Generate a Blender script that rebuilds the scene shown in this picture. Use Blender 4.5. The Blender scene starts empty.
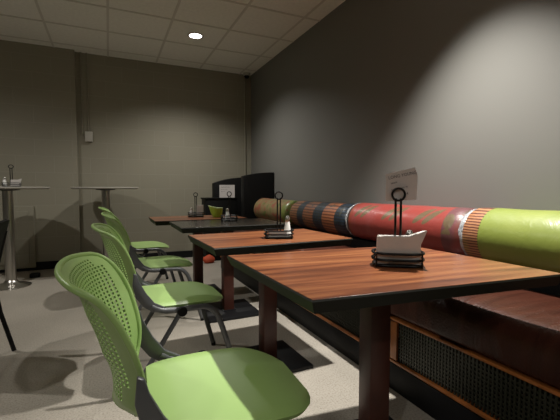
import bpy, bmesh, math, random
from mathutils import Vector, Matrix
random.seed(7)
R = math.radians
sc = bpy.context.scene
COL = sc.collection

# ------------------------------------------------------------------ camera
cam_d = bpy.data.cameras.new('camera')
cam_d.sensor_width = 36.0
cam_d.lens = 36.0 * 372.4 / 560.0
cam_d.clip_start = 0.02
cam = bpy.data.objects.new('camera', cam_d)
COL.objects.link(cam)
cam.location = (0, 0, 1.018)
cam.rotation_euler = (R(90 - 3.31), 0, R(-24.71))
sc.camera = cam

# ------------------------------------------------------------------ world, exposure
w = bpy.data.worlds.new('world')
sc.world = w
w.use_nodes = True
w.node_tree.nodes['Background'].inputs[0].default_value = (0.02, 0.02, 0.02, 1)
w.node_tree.nodes['Background'].inputs[1].default_value = 0.2
sc.view_settings.view_transform = 'Standard'
sc.view_settings.look = 'None'
sc.view_settings.gamma = 1.0
sc.view_settings.use_curve_mapping = False
sc.view_settings.exposure = 0.0

# downlights in the ceiling: x, y, power, cone degrees, blend
CEIL = 2.768
LIGHT_COL = (1.0, 0.965, 0.90)
LAMPS = [
    (0.95, 4.38, 108, 135, 0.9),
    (1.42, 1.50, 400, 86, 0.75),
    (0.95, -1.69, 48, 140, 0.6),
    (-1.50, 3.16, 80, 160, 0.7),  # added fill lamp out of view, brightens the left back wall
    (-1.50, -0.80, 45, 165, 0.6),  # added fill lamp out of view, gives bounce to ceiling and walls
]

# ------------------------------------------------------------------ materials
def new_mat(name):
    m = bpy.data.materials.new(name)
    m.use_nodes = True
    nt = m.node_tree
    return m, nt, nt.nodes['Principled BSDF']

def simple(name, col, rough=0.5, metal=0.0, coat=0.0, bump=0.0, bscale=60, var=0.0, spec=0.5, vscale=8):
    m, nt, b = new_mat(name)
    N, L = nt.nodes, nt.links
    b.inputs['Base Color'].default_value = (*col, 1)
    b.inputs['Roughness'].default_value = rough
    b.inputs['Metallic'].default_value = metal
    b.inputs['Coat Weight'].default_value = coat
    b.inputs['Specular IOR Level'].default_value = spec
    tc = N.new('ShaderNodeTexCoord')
    if var > 0:
        n = N.new('ShaderNodeTexNoise'); n.inputs['Scale'].default_value = vscale
        n.inputs['Detail'].default_value = 4
        L.new(tc.outputs['Object'], n.inputs['Vector'])
        r = N.new('ShaderNodeValToRGB')
        r.color_ramp.elements[0].position = 0.3; r.color_ramp.elements[1].position = 0.7
        r.color_ramp.elements[0].color = (*[c * (1 - var) for c in col], 1)
        r.color_ramp.elements[1].color = (*[min(1, c * (1 + var)) for c in col], 1)
        L.new(n.outputs['Fac'], r.inputs['Fac']); L.new(r.outputs['Color'], b.inputs['Base Color'])
    if bump > 0:
        n = N.new('ShaderNodeTexNoise'); n.inputs['Scale'].default_value = bscale
        n.inputs['Detail'].default_value = 5
        L.new(tc.outputs['Object'], n.inputs['Vector'])
        bp = N.new('ShaderNodeBump'); bp.inputs['Strength'].default_value = bump
        bp.inputs['Distance'].default_value = 0.01
        L.new(n.outputs['Fac'], bp.inputs['Height']); L.new(bp.outputs['Normal'], b.inputs['Normal'])
    return m

def ramp(nt, stops, interp='LINEAR'):
    r = nt.nodes.new('ShaderNodeValToRGB')
    cr = r.color_ramp; cr.interpolation = interp
    while len(cr.elements) < len(stops): cr.elements.new(0.5)
    for e, (p, c) in zip(cr.elements, stops):
        e.position = p; e.color = (*c, 1)
    return r

def block_wall(name, col, mortar, swap):
    m, nt, b = new_mat(name)
    N, L = nt.nodes, nt.links
    g = N.new('ShaderNodeNewGeometry'); s = N.new('ShaderNodeSeparateXYZ'); c = N.new('ShaderNodeCombineXYZ')
    L.new(g.outputs['Position'], s.inputs[0])
    L.new(s.outputs['Y' if swap else 'X'], c.inputs[0]); L.new(s.outputs['Z'], c.inputs[1])
    br = N.new('ShaderNodeTexBrick')
    br.inputs['Scale'].default_value = 1.0
    br.inputs['Brick Width'].default_value = 0.406; br.inputs['Row Height'].default_value = 0.203
    br.inputs['Mortar Size'].default_value = 0.004; br.inputs['Mortar Smooth'].default_value = 0.6
    br.inputs['Color1'].default_value = (*col, 1); br.inputs['Color2'].default_value = (*[k * 0.96 for k in col], 1)
    br.inputs['Mortar'].default_value = (*mortar, 1)
    L.new(c.outputs[0], br.inputs['Vector']); L.new(br.outputs['Color'], b.inputs['Base Color'])
    n = N.new('ShaderNodeTexNoise'); n.inputs['Scale'].default_value = 90
    L.new(g.outputs['Position'], n.inputs['Vector'])
    ad = N.new('ShaderNodeMath'); ad.operation = 'MULTIPLY_ADD'; ad.inputs[1].default_value = 0.15
    iv = N.new('ShaderNodeMath'); iv.operation = 'SUBTRACT'; iv.inputs[0].default_value = 1
    L.new(br.outputs['Fac'], iv.inputs[1]); L.new(n.outputs['Fac'], ad.inputs[0]); L.new(iv.outputs[0], ad.inputs[2])
    bp = N.new('ShaderNodeBump'); bp.inputs['Strength'].default_value = 0.3; bp.inputs['Distance'].default_value = 0.004
    L.new(ad.outputs[0], bp.inputs['Height']); L.new(bp.outputs['Normal'], b.inputs['Normal'])
    b.inputs['Roughness'].default_value = 0.62
    return m

def floor_mat():
    m, nt, b = new_mat('speckled beige floor')
    N, L = nt.nodes, nt.links
    g = N.new('ShaderNodeNewGeometry')
    n = N.new('ShaderNodeTexNoise'); n.inputs['Scale'].default_value = 120; n.inputs['Detail'].default_value = 3
    n2 = N.new('ShaderNodeTexNoise'); n2.inputs['Scale'].default_value = 2.2; n2.inputs['Detail'].default_value = 6
    L.new(g.outputs['Position'], n.inputs['Vector']); L.new(g.outputs['Position'], n2.inputs['Vector'])
    r = ramp(nt, [(0.3, (0.30, 0.265, 0.22)), (0.48, (0.44, 0.40, 0.34)), (0.75, (0.52, 0.48, 0.42))])
    r2 = ramp(nt, [(0.3, (0.86, 0.86, 0.86)), (0.7, (1.0, 1.0, 1.0))])
    L.new(n.outputs['Fac'], r.inputs['Fac']); L.new(n2.outputs['Fac'], r2.inputs['Fac'])
    mx = N.new('ShaderNodeMixRGB'); mx.blend_type = 'MULTIPLY'; mx.inputs[0].default_value = 1
    L.new(r.outputs[0], mx.inputs[1]); L.new(r2.outputs[0], mx.inputs[2])
    L.new(mx.outputs[0], b.inputs['Base Color'])
    b.inputs['Roughness'].default_value = 0.42
    b.inputs['Specular IOR Level'].default_value = 0.22
    return m

def wood_top(name, dark, mid, light, rough=0.28):
    m, nt, b = new_mat(name)
    N, L = nt.nodes, nt.links
    tc = N.new('ShaderNodeTexCoord')
    mp = N.new('ShaderNodeMapping'); mp.inputs['Scale'].default_value = (1.1, 12, 1)
    L.new(tc.outputs['Object'], mp.inputs['Vector'])
    n = N.new('ShaderNodeTexNoise'); n.inputs['Scale'].default_value = 1.5; n.inputs['Detail'].default_value = 4
    n.inputs['Distortion'].default_value = 0.3
    L.new(mp.outputs[0], n.inputs['Vector'])
    r = ramp(nt, [(0.32, dark), (0.5, mid), (0.68, light)])
    L.new(n.outputs['Fac'], r.inputs['Fac'])
    mp2 = N.new('ShaderNodeMapping'); mp2.inputs['Scale'].default_value = (6, 160, 1)
    L.new(tc.outputs['Object'], mp2.inputs['Vector'])
    f = N.new('ShaderNodeTexNoise'); f.inputs['Scale'].default_value = 1.0; f.inputs['Detail'].default_value = 3
    L.new(mp2.outputs[0], f.inputs['Vector'])
    r2 = ramp(nt, [(0.3, (0.82, 0.82, 0.82)), (0.7, (1, 1, 1))])
    L.new(f.outputs['Fac'], r2.inputs['Fac'])
    mx = N.new('ShaderNodeMixRGB'); mx.blend_type = 'MULTIPLY'; mx.inputs[0].default_value = 1
    L.new(r.outputs[0], mx.inputs[1]); L.new(r2.outputs[0], mx.inputs[2])
    L.new(mx.outputs[0], b.inputs['Base Color'])
    b.inputs['Roughness'].default_value = rough
    return m

def leather_mat():
    m, nt, b = new_mat('brown leather')
    N, L = nt.nodes, nt.links
    tc = N.new('ShaderNodeTexCoord')
    mp = N.new('ShaderNodeMapping'); mp.inputs['Scale'].default_value = (1.2, 7, 1); mp.inputs['Rotation'].default_value = (0, 0, R(18))
    L.new(tc.outputs['Object'], mp.inputs['Vector'])
    n = N.new('ShaderNodeTexNoise'); n.inputs['Scale'].default_value = 1.8; n.inputs['Detail'].default_value = 4; n.inputs['Distortion'].default_value = 0.8
    v = N.new('ShaderNodeTexVoronoi'); v.inputs['Scale'].default_value = 110
    L.new(mp.outputs[0], n.inputs['Vector']); L.new(tc.outputs['Object'], v.inputs['Vector'])
    bp = N.new('ShaderNodeBump'); bp.inputs['Strength'].default_value = 0.35; bp.inputs['Distance'].default_value = 0.03
    bp2 = N.new('ShaderNodeBump'); bp2.inputs['Strength'].default_value = 0.35; bp2.inputs['Distance'].default_value = 0.003
    L.new(n.outputs['Fac'], bp.inputs['Height']); L.new(v.outputs['Distance'], bp2.inputs['Height'])
    L.new(bp.outputs['Normal'], bp2.inputs['Normal']); L.new(bp2.outputs['Normal'], b.inputs['Normal'])
    r = ramp(nt, [(0.3, (0.035, 0.010, 0.006)), (0.7, (0.078, 0.024, 0.014))])
    L.new(n.outputs['Fac'], r.inputs['Fac']); L.new(r.outputs[0], b.inputs['Base Color'])
    b.inputs['Roughness'].default_value = 0.40
    b.inputs['Coat Weight'].default_value = 0.10; b.inputs['Coat Roughness'].default_value = 0.25; b.inputs['Specular IOR Level'].default_value = 0.22
    return m

def bolster_mat(name, stops, blotch=None, bcol=None, bstr=(0.56, 0.6), bscale=(9, 9, 9), stripes=None, rough=0.3, coat=0.6, leaves=None):
    """cloth bands along the bolster (object Y), optional printed blotches and thin stripes"""
    m, nt, b = new_mat(name)
    N, L = nt.nodes, nt.links
    tc = N.new('ShaderNodeTexCoord'); s = N.new('ShaderNodeSeparateXYZ')
    L.new(tc.outputs['Object'], s.inputs[0])
    mr = N.new('ShaderNodeMapRange'); mr.inputs[1].default_value = -0.55; mr.inputs[2].default_value = 0.55
    L.new(s.outputs['Y'], mr.inputs[0])
    r = ramp(nt, stops, 'CONSTANT')
    L.new(mr.outputs[0], r.inputs['Fac'])
    out = r.outputs[0]
    if stripes:                                   # fine woven stripes running round / along
        wv = N.new('ShaderNodeTexWave'); wv.bands_direction = 'Z'
        wv.inputs['Scale'].default_value = stripes[0]; wv.inputs['Distortion'].default_value = 1.2
        L.new(tc.outputs['Object'], wv.inputs['Vector'])
        rr = ramp(nt, [(0.45, (1, 1, 1)), (0.75, stripes[1])])
        L.new(wv.outputs['Fac'], rr.inputs['Fac'])
        mx = N.new('ShaderNodeMixRGB'); mx.blend_type = 'MULTIPLY'
        if stripes[2] is not None:                # only in a Y range
            lo, hi = stripes[2]
            a = N.new('ShaderNodeMath'); a.operation = 'GREATER_THAN'; a.inputs[1].default_value = lo
            c = N.new('ShaderNodeMath'); c.operation = 'LESS_THAN'; c.inputs[1].default_value = hi
            k = N.new('ShaderNodeMath'); k.operation = 'MULTIPLY'
            L.new(mr.outputs[0], a.inputs[0]); L.new(mr.outputs[0], c.inputs[0])
            L.new(a.outputs[0], k.inputs[0]); L.new(c.outputs[0], k.inputs[1]); L.new(k.outputs[0], mx.inputs[0])
        else: mx.inputs[0].default_value = 1
        L.new(out, mx.inputs[1]); L.new(rr.outputs[0], mx.inputs[2]); out = mx.outputs[0]
    for bl in (blotch or []):
        mp = N.new('ShaderNodeMapping'); mp.inputs['Scale'].default_value = bl[1]; mp.inputs['Location'].default_value = bl[4]
        L.new(tc.outputs['Object'], mp.inputs['Vector'])
        n = N.new('ShaderNodeTexNoise'); n.inputs['Scale'].default_value = 1; n.inputs['Detail'].default_value = 2
        L.new(mp.outputs[0], n.inputs['Vector'])
        rr = ramp(nt, [(bl[2], (0, 0, 0)), (bl[3], (1, 1, 1))])
        L.new(n.outputs['Fac'], rr.inputs['Fac'])
        mx = N.new('ShaderNodeMixRGB'); mx.inputs[2].default_value = (*bl[0], 1)
        L.new(rr.outputs[0], mx.inputs[0]); L.new(out, mx.inputs[1]); out = mx.outputs[0]
    if leaves:                                    # printed slanted leaves, placed by length and by angle round the roll
        at = N.new('ShaderNodeMath'); at.operation = 'ARCTAN2'
        L.new(s.outputs['Z'], at.inputs[0]); L.new(s.outputs['X'], at.inputs[1])
        ml = N.new('ShaderNodeMath'); ml.operation = 'MULTIPLY'; ml.inputs[1].default_value = 0.15
        L.new(at.outputs[0], ml.inputs[0])
        cv = N.new('ShaderNodeCombineXYZ'); L.new(s.outputs['Y'], cv.inputs[0]); L.new(ml.outputs[0], cv.inputs[1])
        wv = N.new('ShaderNodeTexWave'); wv.inputs['Scale'].default_value = 45; wv.inputs['Distortion'].default_value = 2
        L.new(cv.outputs[0], wv.inputs['Vector'])
        lc = ramp(nt, [(0.3, (0.045, 0.035, 0.02)), (0.7, (0.19, 0.12, 0.05))]); L.new(wv.outputs['Fac'], lc.inputs['Fac'])
        for (ly, lt, ra, rb_, an) in leaves:
            mp = N.new('ShaderNodeMapping'); mp.vector_type = 'TEXTURE'
            mp.inputs['Location'].default_value = (ly, lt * 0.15, 0); mp.inputs['Rotation'].default_value = (0, 0, an); mp.inputs['Scale'].default_value = (ra, rb_, 1)
            L.new(cv.outputs[0], mp.inputs['Vector'])
            ln = N.new('ShaderNodeVectorMath'); ln.operation = 'LENGTH'; L.new(mp.outputs[0], ln.inputs[0])
            lt_ = N.new('ShaderNodeMath'); lt_.operation = 'LESS_THAN'; lt_.inputs[1].default_value = 1.0; L.new(ln.outputs['Value'], lt_.inputs[0])
            mx = N.new('ShaderNodeMixRGB'); L.new(lt_.outputs[0], mx.inputs[0]); L.new(out, mx.inputs[1]); L.new(lc.outputs[0], mx.inputs[2]); out = mx.outputs[0]
    L.new(out, b.inputs['Base Color'])
    n = N.new('ShaderNodeTexNoise'); n.inputs['Scale'].default_value = 14; n.inputs['Detail'].default_value = 4; n.inputs['Distortion'].default_value = 1
    L.new(tc.outputs['Object'], n.inputs['Vector'])
    bp = N.new('ShaderNodeBump'); bp.inputs['Strength'].default_value = 0.35; bp.inputs['Distance'].default_value = 0.012
    L.new(n.outputs['Fac'], bp.inputs['Height'])
    L.new(bp.outputs['Normal'], b.inputs['Coat Normal'])
    bp2 = N.new('ShaderNodeBump'); bp2.inputs['Strength'].default_value = 0.15; bp2.inputs['Distance'].default_value = 0.012
    L.new(n.outputs['Fac'], bp2.inputs['Height']); L.new(bp2.outputs['Normal'], b.inputs['Normal'])
    b.inputs['Roughness'].default_value = 0.55
    b.inputs['Coat Weight'].default_value = coat; b.inputs['Coat Roughness'].default_value = rough
    return m

def emis(name, col, s):
    m, nt, b = new_mat(name)
    b.inputs['Base Color'].default_value = (0.8, 0.8, 0.8, 1)
    b.inputs['Emission Color'].default_value = (*col, 1); b.inputs['Emission Strength'].default_value = s
    return m

M = {}
M['wall_block'] = block_wall('painted block wall', (0.30, 0.28, 0.215), (0.335, 0.315, 0.25), False)
M['wall_side'] = simple('smooth painted wall', (0.185, 0.182, 0.168), 0.6, bump=0.06, bscale=180)
M['floor'] = floor_mat()
M['tile'] = simple('ceiling tile', (0.86, 0.84, 0.78), 0.9, bump=0.25, bscale=150, var=0.04, vscale=30)
M['tbar'] = simple('ceiling grid bar', (0.66, 0.63, 0.57), 0.6)
M['base'] = simple('black rubber base', (0.008, 0.008, 0.009), 0.6, spec=0.2)
M['wood'] = wood_top('warm streaked wood', (0.10, 0.028, 0.011), (0.23, 0.074, 0.028), (0.36, 0.140, 0.052))
M['shaded_top'] = wood_top('wood darkened for shade', (0.02, 0.016, 0.012), (0.03, 0.024, 0.018), (0.045, 0.036, 0.026), 0.22)  # wood top coloured dark, standing in for shade beyond the lamp's reach
M['edge'] = simple('dark bronze table edging', (0.010, 0.010, 0.006), 0.55, spec=0.25)
M['post'] = simple('red stained post', (0.065, 0.018, 0.011), 0.4, var=0.2, vscale=12)
M['plate'] = simple('black steel plate', (0.008, 0.008, 0.009), 0.5, spec=0.3)
M['green'] = simple('lime moulded plastic', (0.355, 0.53, 0.18), 0.36, bump=0.05, bscale=300)
M['grey'] = simple('grey metal frame', (0.12, 0.125, 0.13), 0.38, metal=0.2)
M['black'] = simple('black plastic', (0.006, 0.006, 0.006), 0.55, spec=0.2)
M['wire'] = simple('black coated wire', (0.005, 0.005, 0.005), 0.4, spec=0.25)
M['paper'] = simple('white paper', (0.60, 0.565, 0.535), 0.8, bump=0.1, bscale=40)
M['card'] = simple('printed card', (0.62, 0.58, 0.56), 0.7)
M['ink'] = simple('dark ink', (0.05, 0.045, 0.05), 0.7)
M['steel'] = simple('brushed steel', (0.55, 0.53, 0.50), 0.28, metal=1.0)
M['laminate'] = simple('pale grey laminate', (0.42, 0.40, 0.36), 0.25, spec=0.6)
M['shaker'] = simple('shaker glass with salt', (0.85, 0.85, 0.82), 0.35)
M['orange'] = simple('orange wood trim', (0.42, 0.14, 0.035), 0.35, var=0.15, vscale=20)
M['mesh'] = simple('dark woven metal', (0.035, 0.036, 0.024), 0.4, metal=0.3)
M['leather'] = leather_mat()
M['tape'] = simple('silvery plastic wrap', (0.52, 0.54, 0.57), 0.22, metal=0.3, var=0.35, vscale=25, bump=0.9, bscale=70)
M['limebowl'] = simple('lime plastic', (0.36, 0.55, 0.06), 0.35)
M['limerim'] = simple('pale lime rim', (0.62, 0.72, 0.40), 0.35)
M['redcloth'] = simple('orange red cloth', (0.55, 0.08, 0.03), 0.7, bump=0.3, bscale=20)
M['grey_box'] = simple('light grey box', (0.50, 0.48, 0.42), 0.5)
M['glass_em'] = emis('lit downlight lens', (1.0, 0.93, 0.84), 9.0)
OR = (0.38, 0.13, 0.05); NV = (0.011, 0.025, 0.045); BR = (0.10, 0.045, 0.03)
M['b_green'] = bolster_mat('lime cover', [(0, (0.22, 0.275, 0.04)), (0.895, (0.42, 0.19, 0.085))],
                           stripes=(22, (0.25, 0.12, 0.10), (0.895, 2.0)),
                           blotch=[((0.26, 0.31, 0.05), (3, 5, 3), 0.5, 0.7, (0, 0, 0))])
M['b_red'] = bolster_mat('red printed cover', [(0, BR), (0.02, (0.13, 0.04, 0.045)), (0.10, (0.26, 0.032, 0.024)), (0.90, (0.25, 0.04, 0.02)), (0.94, (0.05, 0.02, 0.015))],
                         blotch=[((0.27, 0.05, 0.045), (5, 4, 3), 0.56, 0.66, (4, 1, 2))],
                         leaves=[(yy + dy, th, 0.023, 0.088, R(-40)) for yy in (-0.30, 0.0, 0.32) for dy, th in ((-0.04, 2.40), (0.035, 2.40))] + [(-0.475, 2.6, 0.035, 0.05, 0.2), (-0.47, 3.25, 0.035, 0.05, -0.2)])
M['b_navy'] = bolster_mat('navy and rust banded cover',
                          [(0, NV), (0.07, NV), (0.16, OR), (0.34, NV), (0.50, (0.30, 0.11, 0.045)), (0.68, NV), (0.80, (0.28, 0.12, 0.05)), (0.95, (0.12, 0.15, 0.03))],
                          stripes=(12, (0.35, 0.25, 0.2), None),
                          blotch=[((0.05, 0.05, 0.03), (22, 14, 22), 0.62, 0.68, (0, 3, 0))])
M['b_cream'] = bolster_mat('cream floral cover', [(0, (0.20, 0.24, 0.05)), (0.14, (0.27, 0.20, 0.09))],
                           blotch=[((0.30, 0.09, 0.05), (10, 10, 10), 0.52, 0.60, (0, 0, 0)), ((0.12, 0.17, 0.04), (9, 9, 9), 0.57, 0.62, (5, 3, 2))])

# ------------------------------------------------------------------ helpers
def tag(o, label=None, cat=None, group=None, kind=None):
    if label: o['label'] = label
    if cat: o['category'] = cat
    if group: o['group'] = group
    if kind: o['kind'] = kind
    return o

def empty(name, loc, rz=0.0, **k):
    o = bpy.data.objects.new(name, None); COL.objects.link(o)
    o.location = loc; o.rotation_euler = (0, 0, rz); o.empty_display_size = 0.1
    return tag(o, **k)

def link(name, bm, mat, parent=None, smooth=True, angle=40, loc=None):
    bmesh.ops.recalc_face_normals(bm, faces=bm.faces)
    me = bpy.data.meshes.new(name)
    bm.to_mesh(me); bm.free()
    mats = mat if isinstance(mat, (list, tuple)) else [mat]
    for m in mats: me.materials.append(m)
    if smooth:
        for p in me.polygons: p.use_smooth = True
        me.set_sharp_from_angle(angle=R(angle))
    o = bpy.data.objects.new(name, me); COL.objects.link(o)
    if parent: o.parent = parent
    if loc is not None: o.location = loc
    return o

def box(bm, x0, x1, y0, y1, z0, z1, bev=0.0, mi=0, mat=None):
    b2 = bmesh.new()
    bmesh.ops.create_cube(b2, size=1)
    for v in b2.verts:
        v.co = Vector(((x0 + x1) / 2 + v.co.x * (x1 - x0), (y0 + y1) / 2 + v.co.y * (y1 - y0), (z0 + z1) / 2 + v.co.z * (z1 - z0)))
    if bev > 0:
        bmesh.ops.bevel(b2, geom=b2.edges[:], offset=bev, segments=2, profile=0.5, affect='EDGES')
    merge(bm, b2, mat, mi)

def merge(bm, b2, mat=None, mi=0):
    if mat is not None: bmesh.ops.transform(b2, matrix=mat, verts=b2.verts)
    vm = {}
    for v in b2.verts: vm[v] = bm.verts.new(v.co)
    for f in b2.faces:
        try:
            nf = bm.faces.new([vm[v] for v in f.verts]); nf.material_index = mi
        except ValueError: pass
    b2.free()

def smooth_path(pts, n=6):
    P = [Vector(p) for p in pts]; out = []
    for i in range(len(P) - 1):
        p0 = P[max(i - 1, 0)]; p1 = P[i]; p2 = P[i + 1]; p3 = P[min(i + 2, len(P) - 1)]
        for k in range(n):
            t = k / n
            out.append(0.5 * ((2 * p1) + (-p0 + p2) * t + (2 * p0 - 5 * p1 + 4 * p2 - p3) * t * t + (-p0 + 3 * p1 - 3 * p2 + p3) * t ** 3))
    out.append(P[-1]); return out

def tube(bm, pts, r, seg=10, closed=False, flat=1.0, ref=None, mi=0):
    P = [Vector(p) for p in pts]; n = len(P); rings = []
    up = Vector(ref) if ref else Vector((0, 0, 1))
    prev = None
    for i in range(n):
        if closed: t = P[(i + 1) % n] - P[i - 1]
        else: t = P[min(i + 1, n - 1)] - P[max(i - 1, 0)]
        t.normalize()
        if prev is None:
            a = up if abs(t.dot(up)) < 0.95 else Vector((1, 0, 0))
            s = t.cross(a).normalized()
        else:
            s = prev - t * prev.dot(t)
            s.normalize()
        prev = s
        u = s.cross(t)
        rr = r[i] if isinstance(r, (list, tuple)) else r
        rings.append([bm.verts.new(P[i] + s * math.cos(2 * math.pi * k / seg) * rr * flat + u * math.sin(2 * math.pi * k / seg) * rr) for k in range(seg)])
    m = n if closed else n - 1
    for i in range(m):
        a, b = rings[i], rings[(i + 1) % n]
        for k in range(seg):
            f = bm.faces.new((a[k], a[(k + 1) % seg], b[(k + 1) % seg], b[k])); f.material_index = mi
    if not closed:
        bm.faces.new(rings[0]).material_index = mi; bm.faces.new(rings[-1]).material_index = mi

def lathe(bm, prof, seg=32, axis='Z', cx=0, cy=0, cz=0, mi=0):
    rings = []
    for r, h in prof:
        ring = []
        for k in range(seg):
            a = 2 * math.pi * k / seg
            c, s = max(r, 1e-5) * math.cos(a), max(r, 1e-5) * math.sin(a)
            co = (cx + c, cy + s, cz + h) if axis == 'Z' else (cx + c, cy + h, cz + s)
            ring.append(bm.verts.new(co))
        rings.append(ring)
    for a, b in zip(rings, rings[1:]):
        for k in range(seg):
            bm.faces.new((a[k], a[(k + 1) % seg], b[(k + 1) % seg], b[k])).material_index = mi
    bm.faces.new(rings[0]).material_index = mi; bm.faces.new(rings[-1]).material_index = mi

def prism(bm, pts, axis, a, b, bev=0.0, mi=0, bevseg=2):
    """polygon pts in the plane normal to axis, extruded from a to b"""
    b2 = bmesh.new()
    def mk(p, h):
        return {'X': (h, p[0], p[1]), 'Y': (p[0], h, p[1]), 'Z': (p[0], p[1], h)}[axis]
    v0 = [b2.verts.new(mk(p, a)) for p in pts]; v1 = [b2.verts.new(mk(p, b)) for p in pts]
    b2.faces.new(v0); b2.faces.new(v1[::-1])
    n = len(pts)
    for i in range(n): b2.faces.new((v0[i], v0[(i + 1) % n], v1[(i + 1) % n], v1[i]))
    bmesh.ops.recalc_face_normals(b2, faces=b2.faces)
    if bev: bmesh.ops.bevel(b2, geom=b2.edges[:], offset=bev, segments=bevseg, profile=0.5, affect='EDGES')
    merge(bm, b2, None, mi)

def text_mesh(body, size, parent, mat, matrix, name='printed_text', extrude=0.0002):
    cu = bpy.data.curves.new(name, 'FONT'); cu.body = body; cu.size = size; cu.extrude = extrude
    cu.align_x = 'LEFT'; cu.resolution_u = 2
    t = bpy.data.objects.new('tmp', cu); COL.objects.link(t)
    bpy.context.view_layer.update()
    me = bpy.data.meshes.new_from_object(t.evaluated_get(bpy.context.evaluated_depsgraph_get()))
    bpy.data.objects.remove(t)
    me.name = name; me.materials.clear(); me.materials.append(mat)
    me.transform(matrix)
    o = bpy.data.objects.new(name, me); COL.objects.link(o); o.parent = parent
    return o

def copy_tree(o, parent=None):
    c = o.copy(); COL.objects.link(c)
    if parent: c.parent = parent
    for ch in list(o.children): copy_tree(ch, c)
    return c

# ------------------------------------------------------------------ setting
XL, XR, YF, YB, YBL = -4.2, 2.05, -4.2, 5.54, 5.46
XJ = -0.35
def struct(name, bm, m, smooth=False, parent=None):
    o = link(name, bm, m, parent, smooth=smooth)
    if parent is None: o['kind'] = 'structure'
    return o
bm = bmesh.new(); box(bm, XL - 0.1, XR + 0.1, YF - 0.1, YB + 0.1, -0.1, 0); struct('floor', bm, M['floor'])
bm = bmesh.new(); box(bm, XJ, XR + 0.1, YB, YB + 0.1, 0, CEIL + 0.1)
box(bm, XL - 0.1, XJ, YBL, YB + 0.1, 0, CEIL + 0.1); struct('wall_back', bm, M['wall_block'])
bm = bmesh.new(); box(bm, XR, XR + 0.1, YF, YB, 0, CEIL + 0.1); struct('wall_right', bm, M['wall_side'])
bm = bmesh.new(); box(bm, XL - 0.1, XL, YF, YBL, 0, CEIL + 0.1); struct('wall_left', bm, M['wall_side'])
bm = bmesh.new(); box(bm, XL - 0.1, XR + 0.1, YF - 0.1, YF, 0, CEIL + 0.1); struct('wall_front', bm, M['wall_side'])
# ceiling: tiles with the dropped grid bars in the same mesh
bm = bmesh.new()
box(bm, XL - 0.1, XR + 0.1, YF - 0.1, YB + 0.1, CEIL, CEIL + 0.1, mi=0)
gx, gy = -0.573, 3.459
for i in range(-6, 5):
    x = gx + 0.61 * i
    if XL < x < XR: box(bm, x - 0.012, x + 0.012, YF, YB, CEIL - 0.005, CEIL + 0.001, mi=1)
for j in range(-13, 4):
    y = gy + 0.61 * j
    if YF < y < YB: box(bm, XL, XR, y - 0.012, y + 0.012, CEIL - 0.0055, CEIL + 0.001, mi=1)
struct('ceiling', bm, [M['tile'], M['tbar']])
bm = bmesh.new(); box(bm, XJ, XR, YB - 0.012, YB, 0, 0.10, 0.002); struct('baseboard_back', bm, M['base'])
bm = bmesh.new(); box(bm, XL, XJ, YBL - 0.012, YBL, 0, 0.10, 0.002); struct('baseboard_left_back', bm, M['base'])
# low painted access door at far left
bm = bmesh.new(); box(bm, -1.75, -0.84, YBL - 0.045, YBL, 0.04, 0.80, 0.004)
box(bm, -1.68, -0.90, YBL - 0.055, YBL - 0.045, 0.10, 0.74, 0.003); struct('trim_1', bm, M['wall_block'])

# downlights
def lamp(x, y, power, cone, blend, lab):
    r = empty('recessed_downlight', (x, y, CEIL), label=lab, cat='ceiling light', group='recessed downlights in the tiled ceiling')
    bm = bmesh.new(); lathe(bm, [(0.070, -0.001), (0.070, -0.006), (0.075, -0.009), (0.088, -0.008), (0.094, -0.003), (0.094, 0.0)], 32)
    link('trim_ring', bm, M['card'], r)
    bm = bmesh.new(); lathe(bm, [(0.072, -0.002), (0.072, -0.0045), (0.04, -0.008), (0.0, -0.008)], 32)
    link('lens', bm, M['glass_em'], r)
    ld = bpy.data.lights.new('bulb', 'SPOT'); ld.energy = power; ld.color = LIGHT_COL
    ld.spot_size = R(cone); ld.spot_blend = blend; ld.shadow_soft_size = 0.03
    lo = bpy.data.objects.new('bulb', ld); COL.objects.link(lo); lo.parent = r; lo.location = (0, 0, -0.03)
    return r
labs = ['small round lit downlight in the ceiling above the far tables', 'round ceiling downlight above the nearest table, over the picture top',
        'round ceiling downlight far behind the nearest table, near the bench end', 'added unseen fill downlight at the left, brightening the back wall', 'added unseen fill downlight at the left behind the viewer, for bounce']
for L_, lb in zip(LAMPS, labs): lamp(*L_, lb)

# ------------------------------------------------------------------ bench along the right wall
BX = 1.284
bench = empty('banquette_bench', (BX, 1.5, 0), label='long built-in bench with brown leather seat and orange-framed mesh front along right wall', cat='bench')
Y0, Y1 = -1.5, 4.60
def bb(f):  # into bench local coordinates
    bmesh.ops.translate(f, vec=(-BX, -1.5, 0), verts=f.verts); return f
bm = bmesh.new(); box(bm, BX + 0.0, XR - 0.005, Y0, Y1, 0.0, 0.135, 0.002); link('kick_base', bb(bm), M['base'], bench)
bm = bmesh.new(); box(bm, BX + 0.035, XR - 0.005, Y0 + 0.01, Y1 - 0.01, 0.135, 0.385); link('body', bb(bm), M['base'], bench)
for z0, z1 in ((0.144, 0.158), (0.360, 0.372)):
    bm = bmesh.new(); box(bm, BX - 0.008, BX + 0.034, Y0, Y1, z0, z1, 0.003); link('rail', bb(bm), M['orange'], bench)
stiles = [-1.2, 0.11, 1.42, 2.73, 4.04]
for y in stiles:
    bm = bmesh.new(); box(bm, BX - 0.006, BX + 0.034, y - 0.022, y + 0.022, 0.163, 0.352, 0.002); link('stile', bb(bm), M['orange'], bench)
ends = [Y0] + stiles + [Y1]
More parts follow.
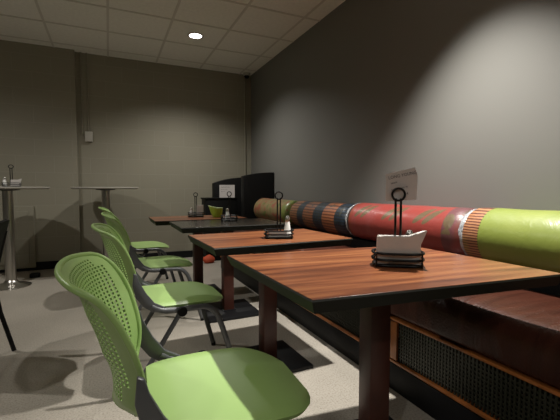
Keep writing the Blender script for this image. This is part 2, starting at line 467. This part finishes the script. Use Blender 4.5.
for a, b_ in zip(ends, ends[1:]):
    a2, b2 = a + 0.022, b_ - 0.022
    if b2 - a2 < 0.1: continue
    bm = bmesh.new(); n = int((b2 - a2) / 0.0165)
    for i in range(n + 1):
        y = a2 + (b2 - a2) * i / n
        box(bm, BX + 0.006, BX + 0.011, y - 0.004, y + 0.004, 0.159, 0.360)
    for k in range(1, 11):
        z = 0.163 + 0.189 * k / 11
        box(bm, BX + 0.0075, BX + 0.0125, a2, b2, z - 0.0045, z + 0.0045)
    link('wire_mesh', bb(bm), M['mesh'], bench, smooth=False)
# leather seat
def seat_profile():
    pts = []
    x0, x1, z0, z1 = BX - 0.005, 1.858, 0.378, 0.545
    def arc(cx, cz, rx, rz, a0, a1, n):
        for i in range(n + 1):
            a = R(a0 + (a1 - a0) * i / n); pts.append((cx + rx * math.cos(a), cz + rz * math.sin(a)))
    pts.append((x1, z0))
    pts.append((x1, z1 - 0.03)); arc(x1 - 0.05, z1 - 0.03, 0.05, 0.02, 0, 90, 4)
    pts.append((1.68, z1 + 0.006)); pts.append((1.50, z1 + 0.012))
    arc(x0 + 0.10, z1 - 0.075, 0.10, 0.085, 90, 180, 8)
    arc(x0 + 0.02, z0 + 0.025, 0.02, 0.025, 180, 270, 4)
    return pts
for a, b_ in ((Y0, 0.25), (0.254, 2.43), (2.434, Y1)):
    bm = bmesh.new(); pr = seat_profile(); n = len(pr); rings = []
    ny = int((b_ - a) / 0.04)
    for j in range(ny + 1):
        y = a + (b_ - a) * j / ny
        e = min(y - a, b_ - y); k = 1 - 0.10 * math.exp(-e / 0.012)
        rings.append([bm.verts.new((1.6 + (p[0] - 1.6) * (1 if k == 1 else 1 - (1 - k) * 0.1), y, 0.378 + (p[1] - 0.378) * k + 0.003 * math.sin(y * 9 + p[0] * 7) * (p[1] > 0.5))) for p in pr])
    for r0, r1 in zip(rings, rings[1:]):
        for i in range(n): bm.faces.new((r0[i], r0[(i + 1) % n], r1[(i + 1) % n], r1[i]))
    bm.faces.new(rings[0]); bm.faces.new(rings[-1])
    link('leather_cushion', bb(bm), M['leather'], bench)
bm = bmesh.new(); box(bm, 1.862, XR - 0.005, Y0, Y1, 0.385, 0.600, 0.004); link('back_panel', bb(bm), M['base'], bench)

# bolsters
def bolster(y0, y1, r0, r1, mat, lab, closed_end=False, xo=0.0, zc=0.755):
    L_ = y1 - y0; yc = (y0 + y1) / 2
    o = empty('bolster_cushion', (XR - 0.004 - max(r0, r1) + xo, yc, zc), label=lab, cat='bolster cushion', group=None)
    prof = []
    N_ = 30
    for i in range(N_ + 1):
        t = i / N_; y = -L_ / 2 + L_ * t
        rr = r0 + (r1 - r0) * t
        e = min(t, 1 - t) * L_
        f = math.sqrt(max(0.0, 1 - max(0, (0.05 - e) / 0.05) ** 2)) * 0.14 + 0.86
        if closed_end and t > 0.5: f = math.sqrt(max(0.0, 1 - max(0, (0.07 - e) / 0.07) ** 2)) * 0.5 + 0.5
        prof.append((rr * f * (1 + 0.008 * math.sin(t * 23)), y))
    bm = bmesh.new(); lathe(bm, prof, 56, 'Y')
    link('cover', bm, mat, o, angle=60)
    return o
def ring_on(o, yl, r, wdt, mat=None):
    bm = bmesh.new(); pr = []
    for i in range(5):
        t = i / 4; pr.append((r + 0.004 * math.sin(math.pi * t), yl - wdt / 2 + wdt * t))
    lathe(bm, pr, 56, 'Y')
    for v in bm.verts:
        a = math.atan2(v.co.z, v.co.x); v.co.y += 0.006 * math.sin(3 * a) + 0.003 * math.sin(11 * a)
    return link('plastic_binding', bm, mat or M['tape'], o, angle=60)
b1 = bolster(0.32, 1.45, 0.156, 0.150, M['b_green'], 'lime green bolster cushion with an orange striped end on bench', zc=0.762)
ring_on(b1, 0.53, 0.143, 0.055)
b2 = bolster(1.455, 2.55, 0.150, 0.145, M['b_red'], 'red printed bolster cushion in shiny wrap between green and navy bolsters', zc=0.755)
ring_on(b2, 0.515, 0.141, 0.04)
b3 = bolster(2.555, 3.62, 0.145, 0.139, M['b_navy'], 'navy and rust banded bolster cushion on the far half of bench', zc=0.745)
b4 = bolster(3.625, 4.61, 0.139, 0.148, M['b_cream'], 'cream floral bolster cushion at the far end of bench', True, xo=-0.035, zc=0.745)
b0 = bolster(-1.3, 0.315, 0.156, 0.156, M['b_green'], 'lime green bolster cushion nearest the camera, past the frame edge', zc=0.762)

# ------------------------------------------------------------------ dining tables
def make_table(w, d, top_mat, skew=0.0, ph=0.22):
    r = empty('dining_table', (0, 0, 0))
    def sk(bm):
        for v in bm.verts: v.co.x -= v.co.y * math.tan(R(skew))
    def slab(bm, w, d, z0, z1, ins):
        v = []
        for z, k in ((z0, ins), (z1 - 0.004, 0), (z1, 0.003)):
            v.append([bm.verts.new((sx * (w / 2 - k), sy * (d / 2 - k), z)) for sx, sy in ((-1, -1), (1, -1), (1, 1), (-1, 1))])
        bm.faces.new(v[0][::-1])
        for a, b_ in zip(v, v[1:]):
            for i in range(4): bm.faces.new((a[i], a[(i + 1) % 4], b_[(i + 1) % 4], b_[i]))
        bm.faces.new(v[-1])
    bm = bmesh.new(); slab(bm, w, d, 0.700, 0.7385, 0.014); sk(bm); link('edge_band', bm, M['edge'], r, angle=20)
    bm = bmesh.new(); box(bm, -w / 2 + 0.004, w / 2 - 0.004, -d / 2 + 0.004, d / 2 - 0.004, 0.7383, 0.740, 0.0005); sk(bm); link('tabletop', bm, top_mat, r, angle=20)
    bm = bmesh.new(); box(bm, -0.042, 0.042, -0.042, 0.042, 0.014, 0.69, 0.006); link('post', bm, M['post'], r)
    bm = bmesh.new(); box(bm, -0.15, 0.15, -0.03, 0.03, 0.69, 0.7005, 0.002); box(bm, -0.03, 0.03, -0.15, 0.15, 0.6905, 0.7005, 0.002); link('mounting_bracket', bm, M['plate'], r)
    bm = bmesh.new(); box(bm, -ph, ph, -ph, ph, 0.0, 0.020, 0.003); box(bm, -0.055, 0.055, -0.055, 0.055, 0.020, 0.026, 0.002); link('base_plate', bm, M['plate'], r)
    return r
def place(o, x, y, rz, lab, cat, grp):
    o.location = (x, y, 0); o.rotation_euler = (0, 0, rz); tag(o, lab, cat, grp); return o
G = 'row of square-topped tables along the bench'
place(make_table(0.90, 0.69, M['wood'], 7, 0.19), 0.895, 1.095, R(-6), 'nearest wooden table, its streaked orange-brown top in the foreground', 'table', G)
place(make_table(0.80, 0.56, M['wood'], 0, 0.195), 0.832, 1.98, R(1.5), 'second wooden table from the front with a caddy in its middle', 'table', G)
place(make_table(0.84, 0.57, M['shaded_top']), 0.878, 2.945, 0, 'third table, its top coloured dark to stand for shade', 'table', G)
place(make_table(0.84, 0.52, M['wood']), 0.77, 3.57, 0, 'farthest wooden table with white napkins and a lime bowl on it', 'table', G)

# ------------------------------------------------------------------ green chairs
PX = [(0.470, 0.050), (0.51, 0.062), (0.55, 0.069), (0.59, 0.068), (0.635, 0.059), (0.69, 0.042), (0.735, 0.023), (0.77, 0.002), (0.795, -0.018), (0.813, -0.041), (0.825, -0.064), (0.831, -0.082)]
def interp(tab, z):
    if z <= tab[0][0]: return tab[0][1]
    for (a, b_), (c, d) in zip(tab, tab[1:]):
        if z <= c: return b_ + (d - b_) * (z - a) / (c - a)
    return tab[-1][1]
# arc-length parametrised centre profile
prof_s = smooth_path([(x, 0, z) for z, x in PX], 6)
cum = [0.0]
for a, b_ in zip(prof_s, prof_s[1:]): cum.append(cum[-1] + (b_ - a).length)
def profile(t):
    s = t * cum[-1]
    for i in range(len(cum) - 1):
        if s <= cum[i + 1]:
            k = (s - cum[i]) / (cum[i + 1] - cum[i]); return prof_s[i].lerp(prof_s[i + 1], k)
    return prof_s[-1]
def half_w(t):
    base = 0.150 + 0.078 * min(1, t / 0.55) ** 0.75
    if t > 0.86: base *= math.sqrt(max(0, 1 - ((t - 0.86) / 0.14) ** 2.6 * 0.42))
    if t < 0.10: base *= math.sqrt(max(0, 1 - ((0.10 - t) / 0.10) ** 2.2 * 0.55))
    return base
def back_pt(u, t):
    p = profile(t); hw = half_w(t)
    curve = 0.084 * (1 - 0.65 * max(0, (t - 0.6) / 0.4) ** 1.3) * (1 if t > .35 else 0.55 + 1.286 * t)
    # the top lip bows slightly
    return Vector((p.x + curve * (abs(u) ** 2.4 - 1), u * hw, p.z - 0.010 * u * u * (t > 0.5) * (t - 0.5) * 2))
def back_mesh():
    bm = bmesh.new()
    nu, nv = 22, 27
    u0, u1, t0, t1 = -0.86, 0.86, 0.09, 0.90
    V = {}
    def vert(u, t):
        k = (round(u, 5), round(t, 5))
        if k not in V: V[k] = bm.verts.new(back_pt(u, t))
        return V[k]
    us = [-1, -0.93] + [u0 + (u1 - u0) * i / nu for i in range(nu + 1)] + [0.93, 1]
    ts = [0, 0.045] + [t0 + (t1 - t0) * j / nv for j in range(nv + 1)] + [0.95, 1]
    for i in range(len(us) - 1):
        for j in range(len(ts) - 1):
            a, b_, c, d = us[i], us[i + 1], ts[j], ts[j + 1]
            o = [vert(a, c), vert(b_, c), vert(b_, d), vert(a, d)]
            holed = 2 <= i < 2 + nu and 2 <= j < 2 + nv
            # solid corner areas where the outline rounds off
            if j >= nv - 1 and (i < 4 or i > nu - 1): holed = False
            if j < 6 and (i < 4 or i > nu - 1): holed = False
            if not holed: bm.faces.new(o); continue
            mx, my = 0.23, 0.22
            q = [(a + (b_ - a) * mx, c + (d - c) * my), (b_ - (b_ - a) * mx, c + (d - c) * my), (b_ - (b_ - a) * mx, d - (d - c) * my), (a + (b_ - a) * mx, d - (d - c) * my)]
            n = [bm.verts.new(back_pt(*p)) for p in q]
            for k in range(4): bm.faces.new((o[k], o[(k + 1) % 4], n[(k + 1) % 4], n[k]))
    bmesh.ops.recalc_face_normals(bm, faces=bm.faces)
    res = bmesh.ops.solidify(bm, geom=bm.faces[:], thickness=0.0055)
    # rolled rim
    path = []
    for k in range(24): path.append(back_pt(-1, k / 24))
    for k in range(16): path.append(back_pt(-1 + 2 * k / 16, 1))
    for k in range(24): path.append(back_pt(1, 1 - k / 24))
    for k in range(16): path.append(back_pt(1 - 2 * k / 16, 0))
    tube(bm, path, 0.0075, 8, closed=True)
    return bm
def seat_mesh():
    bm = bmesh.new(); nx, ny = 22, 20; g = []
    for i in range(nx + 1):
        s = i / nx; x = 0.085 + 0.442 * s
        hw = 0.210 + 0.022 * math.sin(math.pi * min(1, s * 1.1))
        if s > 0.72: hw *= math.sqrt(max(0.0, 1 - ((s - 0.72) / 0.28) ** 2.6 * 0.68))
        if s < 0.2: hw *= math.sqrt(max(0.0, 1 - ((0.2 - s) / 0.2) ** 2.2 * 0.5))
        z = 0.452
        if s < 0.2: z += 0.018 * ((0.2 - s) / 0.2) ** 2
        if s > 0.62: z -= 0.030 * ((s - 0.62) / 0.38) ** 2
        row = []
        for j in range(ny + 1):
            u = -1 + 2 * j / ny
            row.append(bm.verts.new((x, u * hw, z - 0.010 * (1 - u * u) * math.sin(math.pi * min(1, s * 1.2)) - 0.010 * max(0, abs(u) - 0.85) / 0.15)))
        g.append(row)
    for i in range(nx):
        for j in range(ny): bm.faces.new((g[i][j], g[i + 1][j], g[i + 1][j + 1], g[i][j + 1]))
    bmesh.ops.recalc_face_normals(bm, faces=bm.faces)
    bmesh.ops.solidify(bm, geom=bm.faces[:], thickness=0.012)
    return bm
def make_chair():
    r = empty('stacking_chair', (0, 0, 0))
    link('backrest', back_mesh(), M['green'], r, angle=50)
    link('seat', seat_mesh(), M['green'], r, angle=50)
    for s in (-1, 1):
        y = 0.238 * s
        # side frame: upright blade, rail and front leg in one
        bm = bmesh.new()
        blade = [(0.058, 0.620), (0.074, 0.612), (0.082, 0.58), (0.112, 0.520), (0.150, 0.468), (0.200, 0.440), (0.200, 0.412), (0.140, 0.425), (0.098, 0.455), (0.066, 0.500), (0.052, 0.560)]
        prism(bm, blade, 'Y', y - 0.008, y + 0.008, 0.004)
        link('upright', bm, M['grey'], r)
        bm = bmesh.new()
        tube(bm, smooth_path([(0.135, y, 0.452), (0.18, y, 0.428), (0.24, y, 0.420), (0.34, y, 0.420), (0.405, y, 0.414), (0.450, y, 0.378), (0.475, y, 0.325), (0.515, y, 0.20), (0.565, y, 0.02)], 5), 0.0145, 10, ref=(0, 1, 0))
        link('front_leg', bm, M['grey'], r)
        bm = bmesh.new()
        tube(bm, [(0.278, y * 0.97, 0.410), (0.18, y * 0.97, 0.255), (0.03, y * 0.97, 0.02)], 0.0125, 10, ref=(0, 1, 0))
        link('rear_leg', bm, M['grey'], r)
        bm = bmesh.new(); lathe(bm, [(0.0, -0.012), (0.021, -0.012), (0.024, -0.008), (0.024, 0.008), (0.019, 0.012), (0.0, 0.012)], 24, 'Y', 0.278, y + 0.014 * s, 0.412)
        link('pivot_cap', bm, M['black'], r)
        for x in (0.567, 0.028):
            bm = bmesh.new(); lathe(bm, [(0.014, 0.0), (0.015, 0.012), (0.013, 0.026)], 14, 'Z', x, y * (1 if x > .3 else .97), 0.0)
            link('glide', bm, M['black'], r)
    bm = bmesh.new()
    tube(bm, [(0.20, -0.222, 0.424), (0.20, 0.222, 0.424)], 0.009, 10); tube(bm, [(0.38, -0.222, 0.417), (0.38, 0.222, 0.417)], 0.009, 10)
    link('cross_bar', bm, M['grey'], r)
    return r
proto = make_chair()
CH = [(0.000, 1.065, 3.0, 'nearest lime green chair, its perforated back filling the lower left'),
      (0.035, 2.09, -1.0, 'second lime green chair, facing the second wooden table'),
      (0.065, 3.05, -1.0, 'third lime green chair from the front, facing the third table'),
      (0.025, 4.03, -3.0, 'farthest lime green chair, mostly hidden behind the others')]
chairs = []
for i, (x, y, a, lab) in enumerate(CH):
    c = proto if i == 0 else copy_tree(proto)
    place(c, x, y, R(-a), lab, 'chair', 'lime green perforated chairs in a row facing the bench')
    chairs.append(c)

# ------------------------------------------------------------------ caddies
def make_caddy(w, d, hgt, ring_r, rz_handle=0.0):
    """wire condiment caddy, local origin on the table; handle faces -Y"""
    r = empty('wire_caddy', (0, 0, 0))
    def loop(z, k=1.0, bev=0.02):
        a, b_ = w / 2 * k, d / 2 * k
        n = 40; p = []
        for i in range(n):
            t = 2 * math.pi * i / n; c, s = math.cos(t), math.sin(t)
            p.append((a * math.copysign(abs(c) ** 0.6, c), b_ * math.copysign(abs(s) ** 0.6, s), z))
        return p
    bm = bmesh.new()
    for z, k in ((0.006, 0.96), (0.026, 1.0), (0.048, 1.0)): tube(bm, loop(z, k), 0.0047, 8, closed=True)
    for sx in (-1, 1):
        for sy in (-1, 1):
            x, y = sx * w * 0.44, sy * d * 0.44
            tube(bm, [(x, y, 0.0), (x, y, 0.048)], 0.003, 8)
    for k in range(7):
        x = -w * 0.40 + w * 0.8 * k / 6
        tube(bm, [(x, -d * 0.46, 0.008), (x, d * 0.46, 0.008)], 0.0022, 6)
    link('basket', bm, M['wire'], r)
    bm = bmesh.new(); prism(bm, [(p[0] * 0.97, p[1] * 0.97) for p in loop(0, 0.96)], 'Z', 0.004, 0.008); link('tray', bm, M['wire'], r)
    bm = bmesh.new()
    hz = hgt - 2 * ring_r
    for s in (-1, 1): tube(bm, [(s * ring_r * 0.42, 0, 0.008), (s * ring_r * 0.42, 0, hz + 0.008)], 0.0043, 8)
    n = 28; tube(bm, [(ring_r * math.cos(2 * math.pi * i / n), 0, hz + ring_r + ring_r * math.sin(2 * math.pi * i / n)) for i in range(n)], 0.0042, 8, closed=True)
    link('ring_handle', bm, M['wire'], r)
    return r
def shaker(x, y, z, lab, h=0.085, grp='small shakers in the caddies'):
    r = empty('salt_shaker', (x, y, z), label=lab, cat='shaker', group=grp)
    bm = bmesh.new(); lathe(bm, [(0.0, 0), (0.021, 0), (0.023, 0.004), (0.021, 0.02), (0.0125, h * 0.68), (0.011, h * 0.74)], 24); link('body', bm, M['shaker'], r)
    bm = bmesh.new(); lathe(bm, [(0.012, h * 0.72), (0.0135, h * 0.76), (0.013, h * 0.9), (0.008, h * 0.98), (0.0, h)], 24); link('cap', bm, M['steel'], r)
    return r
TZ = 0.7402
facing = R(-35)
# nearest table
CX1, CY1 = 0.948, 1.04
c1 = make_caddy(0.176, 0.11, 0.278, 0.022); c1.location = (CX1, CY1, TZ); c1.rotation_euler = (0, 0, R(-35))
tag(c1, 'black wire caddy with ring handle holding napkins on the nearest table', 'caddy', 'wire table caddies')
nb = bmesh.new()
# folded napkin stack, front napkins flaring up to the right
def napkins(name, loc, rz, w, d, h, flare, lab, grp='stacks of white paper napkins'):
    r = empty(name, loc, rz, label=lab, cat='napkins', group=grp)
    n = 9
    for k in range(n):
        y = -d / 2 + d * (k + 0.5) / n; t = d / n * 0.46
        jit = random.uniform(-0.003, 0.003); fl = flare * (0.75 + 0.25 * (n - k) / n)
        pts = [(-w / 2 + jit, 0.0), (w / 2 + jit, 0.0), (w / 2 + jit, h * 0.72), (w / 2 + fl * 0.6, h + fl * 0.65), (w / 2 + fl * 0.42, h + fl * 0.70), (w * 0.24, h + jit), (-w / 2 + 0.004 + jit, h + jit)] if flare else \
              [(-w / 2 + jit, 0), (w / 2 + jit, 0), (w / 2 + jit, h + jit), (-w / 2 + jit, h + jit * 0.5)]
        bm = bmesh.new(); prism(bm, pts, 'Y', y - t, y + t, 0.0006, bevseg=1)
        link('napkin', bm, M['paper'], r, angle=30)
    return r
ca, sa = math.cos(R(-35)), math.sin(R(-35))
def on1(u, v): return (CX1 + u * ca - v * sa, CY1 + u * sa + v * ca)
p = on1(0.0, -0.019)
napkins('paper_napkins', (p[0], p[1], TZ + 0.011), R(-35), 0.148, 0.044, 0.098, 0.032, 'white paper napkins standing in the caddy on the nearest table')
p = on1(0.045, 0.030)
shaker(p[0], p[1], TZ + 0.011, 'shaker with silver cap peeking over the nearest napkins', 0.115)
p = on1(-0.035, 0.030)
shaker(p[0], p[1], TZ + 0.011, 'short shaker hidden behind the nearest napkins', 0.075)
# card clipped on the ring
card = empty('printed_card', (*on1(0.012, 0.012), TZ + 0.227), R(-33), label='small white printed card standing in the ring of nearest caddy', cat='card')
bm = bmesh.new()
prism(bm, [(-0.056, 0.005), (0.052, 0.010), (0.055, 0.098), (0.045, 0.126), (-0.056, 0.103)], 'Y', 0.0, 0.0012)
link('sheet', bm, M['card'], card, smooth=False)
Mx = lambda x, z: Matrix.Translation((x, -0.0004, z)) @ Matrix.Rotation(R(12), 4, 'Y').inverted() @ Matrix.Rotation(R(90), 4, 'X')
text_mesh('LONG YOUNG', 0.0165, card, M['ink'], Mx(-0.046, 0.083) @ Matrix.Diagonal((0.9, 1, 1, 1)), 'headline')
text_mesh('sauté', 0.011, card, M['ink'], Mx(-0.038, 0.066), 'subtitle')
text_mesh('served fresh every day', 0.0065, card, M['ink'], Mx(-0.036, 0.044), 'small_print')
text_mesh('4.', 0.012, card, M['ink'], Mx(0.018, 0.028), 'price')

# second table
c2 = copy_tree(c1); c2.location = (0.865, 1.895, TZ); c2.scale = (0.92, 1.0, 0.93); c2.rotation_euler = (0, 0, R(-24))
c2['label'] = 'black wire caddy with ring handle on the second wooden table'
napkins('paper_napkins', (0.853, 1.882, TZ + 0.009), R(-24), 0.10, 0.03, 0.032, 0, 'low white napkin stack in the caddy on the second table')
shaker(0.908, 1.874, TZ + 0.009, 'white cone-shaped salt shaker in the caddy on the second table', 0.118)
# third table, top darkened for shade
c3 = copy_tree(c1); c3.location = (0.945, 3.10, TZ); c3.scale = (0.82, 0.85, 0.9); c3.rotation_euler = (0, 0, R(-20))
c3['label'] = 'black wire caddy with ring handle on the third table'
shaker(0.925, 3.09, TZ + 0.009, 'white salt shaker in the caddy on the third table', 0.10)
# farthest table
c4 = copy_tree(c1); c4.location = (0.775, 3.66, TZ); c4.scale = (0.85, 0.9, 0.85); c4.rotation_euler = (0, 0, R(-12))
c4['label'] = 'black wire caddy beside the white napkins on the farthest table'
napkins('paper_napkins', (0.815, 3.652, TZ + 0.009), R(-12), 0.060, 0.04, 0.105, 0, 'upright white napkins in the caddy on the farthest table')
shaker(0.732, 3.66, TZ + 0.009, 'salt shaker left of the handle on the farthest table', 0.085)
# lime bowl
bw = empty('lime_scoop_bowl', (0.955, 3.53, TZ), R(-15), label='small lime green bowl with pale rim on the farthest table', cat='bowl')
bm = bmesh.new()
prof = [(0.0, 0.0), (0.034, 0.0), (0.040, 0.006), (0.050, 0.045), (0.060, 0.088), (0.057, 0.088), (0.046, 0.045), (0.036, 0.010), (0.0, 0.006)]
lathe(bm, prof, 32)
for v in bm.verts:
    k = v.co.z / 0.088
    v.co.x = v.co.x * 1.15 - 0.016 * k; v.co.z += max(0, -v.co.x) * 0.28 * k
link('bowl', bm, M['limebowl'], bw)
bm = bmesh.new(); pts = []
for i in range(32):
    a = 2 * math.pi * i / 32; x = 0.0585 * 1.15 * math.cos(a) - 0.016; pts.append((x, 0.0585 * math.sin(a), 0.088 + max(0, -x) * 0.28))
tube(bm, pts, 0.003, 8, closed=True); link('rim', bm, M['limerim'], bw)

# ------------------------------------------------------------------ black cabinets in the far corner
def arched(x0, x1, y0, y1, h0, h1, name, lab):
    r = empty(name, ((x0 + x1) / 2, (y0 + y1) / 2, 0), label=lab, cat='partition')
    cx, cy = (x0 + x1) / 2, (y0 + y1) / 2; a, b_ = (x1 - x0) / 2, (y1 - y0) / 2
    pts = [(-a, 0.10), (a, 0.10)]
    for i in range(13):
        t = i / 12; pts.append((a - 2 * a * t, h0 + (h1 - h0) * (1 - (t) ** 2.2)))
    bm = bmesh.new(); prism(bm, pts, 'Y', -b_, b_, 0.006); link('body', bm, M['black'], r)
    bm = bmesh.new(); box(bm, -a + 0.02, a - 0.02, -b_ + 0.02, b_ - 0.02, 0, 0.10); link('plinth', bm, M['base'], r)
    return r
arched(1.61, 2.043, 4.63, 4.75, 1.18, 1.235, 'black_partition', 'tall black partition with gently curved top at the end of bench')
arched(1.405, 1.92, 5.36, 5.48, 1.095, 1.185, 'black_partition', 'black partition with curved top behind the white notice, left of the corner')
cab = empty('black_cabinet', (1.435, 5.20, 0), label='low black cabinet below the white notice in the far corner', cat='cabinet')
bm = bmesh.new(); box(bm, -0.225, 0.225, -0.12, 0.12, 0.08, 0.868, 0.004); link('body', bm, M['black'], cab)
bm = bmesh.new(); box(bm, -0.235, 0.235, -0.13, 0.13, 0.868, 0.888, 0.003); link('top', bm, M['black'], cab)
bm = bmesh.new(); box(bm, -0.21, 0.21, -0.127, -0.12, 0.10, 0.85, 0.002); d_ = link('door', bm, M['black'], cab)
bm = bmesh.new(); tube(bm, [(0.17, -0.128, 0.50), (0.17, -0.142, 0.51), (0.17, -0.142, 0.61), (0.17, -0.128, 0.62)], 0.004, 8); link('handle', bm, M['wire'], d_)
bm = bmesh.new(); box(bm, -0.21, 0.21, -0.10, 0.11, 0.0, 0.08); link('plinth', bm, M['base'], cab)
nt_ = empty('paper_notice', (1.530, 5.12, 0.8882), R(-10), label='white paper notice standing on the low black cabinet', cat='notice')
bm = bmesh.new(); prism(bm, [(-0.108, 0.0), (0.108, 0.0), (0.108, 0.180), (-0.108, 0.180)], 'Y', 0, 0.002); link('sheet', bm, M['card'], nt_, smooth=False)
bm = bmesh.new(); prism(bm, [(0.0, 0.0), (0.05, 0.0), (0.0, 0.10)], 'X', -0.01, 0.01)
bmesh.ops.translate(bm, vec=(0, 0.002, 0), verts=bm.verts); link('stand', bm, M['card'], nt_, smooth=False)
for k, (tx, sz) in enumerate((('PLEASE RETURN', 0.017), ('trays and dishes', 0.014), ('thank you', 0.014))):
    text_mesh(tx, sz, nt_, M['ink'], Matrix.Translation((-0.085, -0.0004, 0.142 - 0.030 * k)) @ Matrix.Rotation(R(90), 4, 'X'))
# orange-red thing on the floor
rb = bmesh.new()
bmesh.ops.create_uvsphere(rb, u_segments=28, v_segments=18, radius=1)
for v in rb.verts:
    v.co = Vector((v.co.x * 0.085, v.co.y * 0.06, 0.052 + max(-0.052, v.co.z * 0.054 + 0.006 * math.sin(v.co.x * 5 + 1) + 0.004 * math.sin(v.co.y * 9))))
o = link('cloth_bundle', rb, M['redcloth']); o.location = (1.225, 4.99, 0.0)
tag(o, 'orange-red rounded bundle on the floor in front of the black cabinet', 'bundle')

# ------------------------------------------------------------------ bar tables
def bar_table(x, y, lab):
    r = empty('bar_table', (x, y, 0), label=lab, cat='bar table', group='round steel-pedestal bar tables by the back wall')
    bm = bmesh.new(); lathe(bm, [(0.0, 1.010), (0.355, 1.010), (0.372, 1.016), (0.378, 1.024), (0.376, 1.032), (0.370, 1.035), (0.0, 1.035)], 64); link('tabletop', bm, M['laminate'], r)
    bm = bmesh.new(); lathe(bm, [(0.048, 0.02), (0.048, 1.0)], 32); link('column', bm, M['steel'], r)
    bm = bmesh.new(); lathe(bm, [(0.0, 0.0), (0.175, 0.0), (0.18, 0.006), (0.15, 0.018), (0.075, 0.036), (0.055, 0.06), (0.049, 0.07)], 48); link('base', bm, M['steel'], r)
    bm = bmesh.new(); lathe(bm, [(0.05, 0.995), (0.11, 1.002), (0.11, 1.011), (0.0, 1.011)], 32); link('top_flange', bm, M['plate'], r)
    return r
bar_table(-0.945, 4.66, 'round bar table at the left edge with a caddy on top')
bar_table(-0.03, 5.05, 'empty round bar table behind the green chairs by the back wall')
c5 = copy_tree(c1); c5.location = (-0.895, 4.60, 1.0352); c5.scale = (0.92, 0.9, 0.80); c5.rotation_euler = (0, 0, R(10))
c5['label'] = 'black wire caddy with ring handle on the left bar table'
napkins('paper_napkins', (-0.862, 4.605, 1.0355 + 0.008), R(10), 0.085, 0.03, 0.062, 0.02, 'crumpled white napkins in the caddy on the left bar table')
shaker(-0.952, 4.597, 1.0355 + 0.008, 'salt shaker left in the caddy on the left bar table', 0.09)
# little black box on floor
bb_ = empty('black_floor_box', (-0.79, 5.02, 0), label='small black box on the floor beside the left bar table', cat='box')
bm = bmesh.new(); box(bm, -0.05, 0.05, -0.035, 0.035, 0, 0.045, 0.008); link('body', bm, M['black'], bb_)
bm = bmesh.new(); box(bm, -0.04, 0.04, -0.028, 0.028, 0.045, 0.05, 0.002); link('lid', bm, M['plate'], bb_)

# ------------------------------------------------------------------ conduits, switch box, camera
cd = empty('wall_conduit', (-0.215, YB, 1.70), label='thin painted conduit pipe dropping from the ceiling to a grey box', cat='conduit')
bm = bmesh.new(); tube(bm, [(0, -0.014, 0.05), (0, -0.014, CEIL - 1.70)], 0.011, 12); link('pipe', bm, M['wall_block'], cd)
bm = bmesh.new(); box(bm, -0.045, 0.045, -0.045, -0.001, -0.07, 0.06, 0.006); link('switch_box', bm, M['grey_box'], cd)
cd2 = empty('wall_conduit', (-0.285, YB, 0.1), label='short painted conduit pipe left of the grey box, in the wall jog', cat='conduit')
bm = bmesh.new(); tube(bm, [(0, -0.014, 1.62), (0, -0.014, CEIL - 0.10)], 0.010, 12); link('pipe', bm, M['wall_block'], cd2)
cd3 = empty('wall_conduit', (1.945, YB, 0.1), label='pale conduit pipe rising beside the far corner', cat='conduit')
bm = bmesh.new(); tube(bm, [(0, -0.018, 0.0), (0, -0.018, CEIL - 0.18)], 0.012, 12); link('pipe', bm, M['wall_block'], cd3)
sc_ = empty('security_camera', (1.955, YB - 0.08, CEIL), label='small pale camera with black lens at the ceiling corner', cat='camera')
bm = bmesh.new(); lathe(bm, [(0.0, 0.0), (0.055, 0.0), (0.055, -0.03), (0.045, -0.04), (0.0, -0.04)], 28); link('housing', bm, M['grey_box'], sc_)
bm = bmesh.new(); lathe(bm, [(0.038, -0.038), (0.036, -0.058), (0.024, -0.074), (0.0, -0.080)], 28); link('lens_dome', bm, M['black'], sc_)

# ------------------------------------------------------------------ dark cafe chair at the left edge
dc = empty('cafe_chair', (-0.825, 2.575, 0), label='black chair facing away at the left edge of the picture', cat='chair')
bm = bmesh.new()
for s in (-1, 1):
    pass
def slab_path(bm, pts, y0, y1, t):
    b2 = bmesh.new(); n = len(pts); rows = []
    for p in pts:
        rows.append([b2.verts.new((p[0], y0 + (y1 - y0) * j / 8, p[1])) for j in range(9)])
    for a, b_ in zip(rows, rows[1:]):
        for j in range(8): b2.faces.new((a[j], a[j + 1], b_[j + 1], b_[j]))
    bmesh.ops.recalc_face_normals(b2, faces=b2.faces); bmesh.ops.solidify(b2, geom=b2.faces[:], thickness=t)
    merge(bm, b2)
slab_path(bm, [(0.268, 0.825), (0.262, 0.80), (0.235, 0.70), (0.215, 0.62), (0.205, 0.56), (0.200, 0.50)], -0.20, 0.20, 0.02)
link('backrest', bm, M['black'], dc)
bm = bmesh.new(); box(bm, -0.22, 0.20, -0.21, 0.21, 0.43, 0.465, 0.014); link('seat', bm, M['black'], dc)
for s in (-1, 1):
    bm = bmesh.new(); tube(bm, [(0.245, 0.19 * s, 0.76), (0.195, 0.20 * s, 0.55), (0.175, 0.205 * s, 0.42), (0.20, 0.205 * s, 0.25), (0.262, 0.205 * s, 0.0)], 0.013, 10, ref=(0, 1, 0)); link('rear_leg', bm, M['plate'], dc)
    bm = bmesh.new(); tube(bm, [(-0.19, 0.19 * s, 0.43), (-0.24, 0.20 * s, 0.0)], 0.013, 10); link('front_leg', bm, M['plate'], dc)
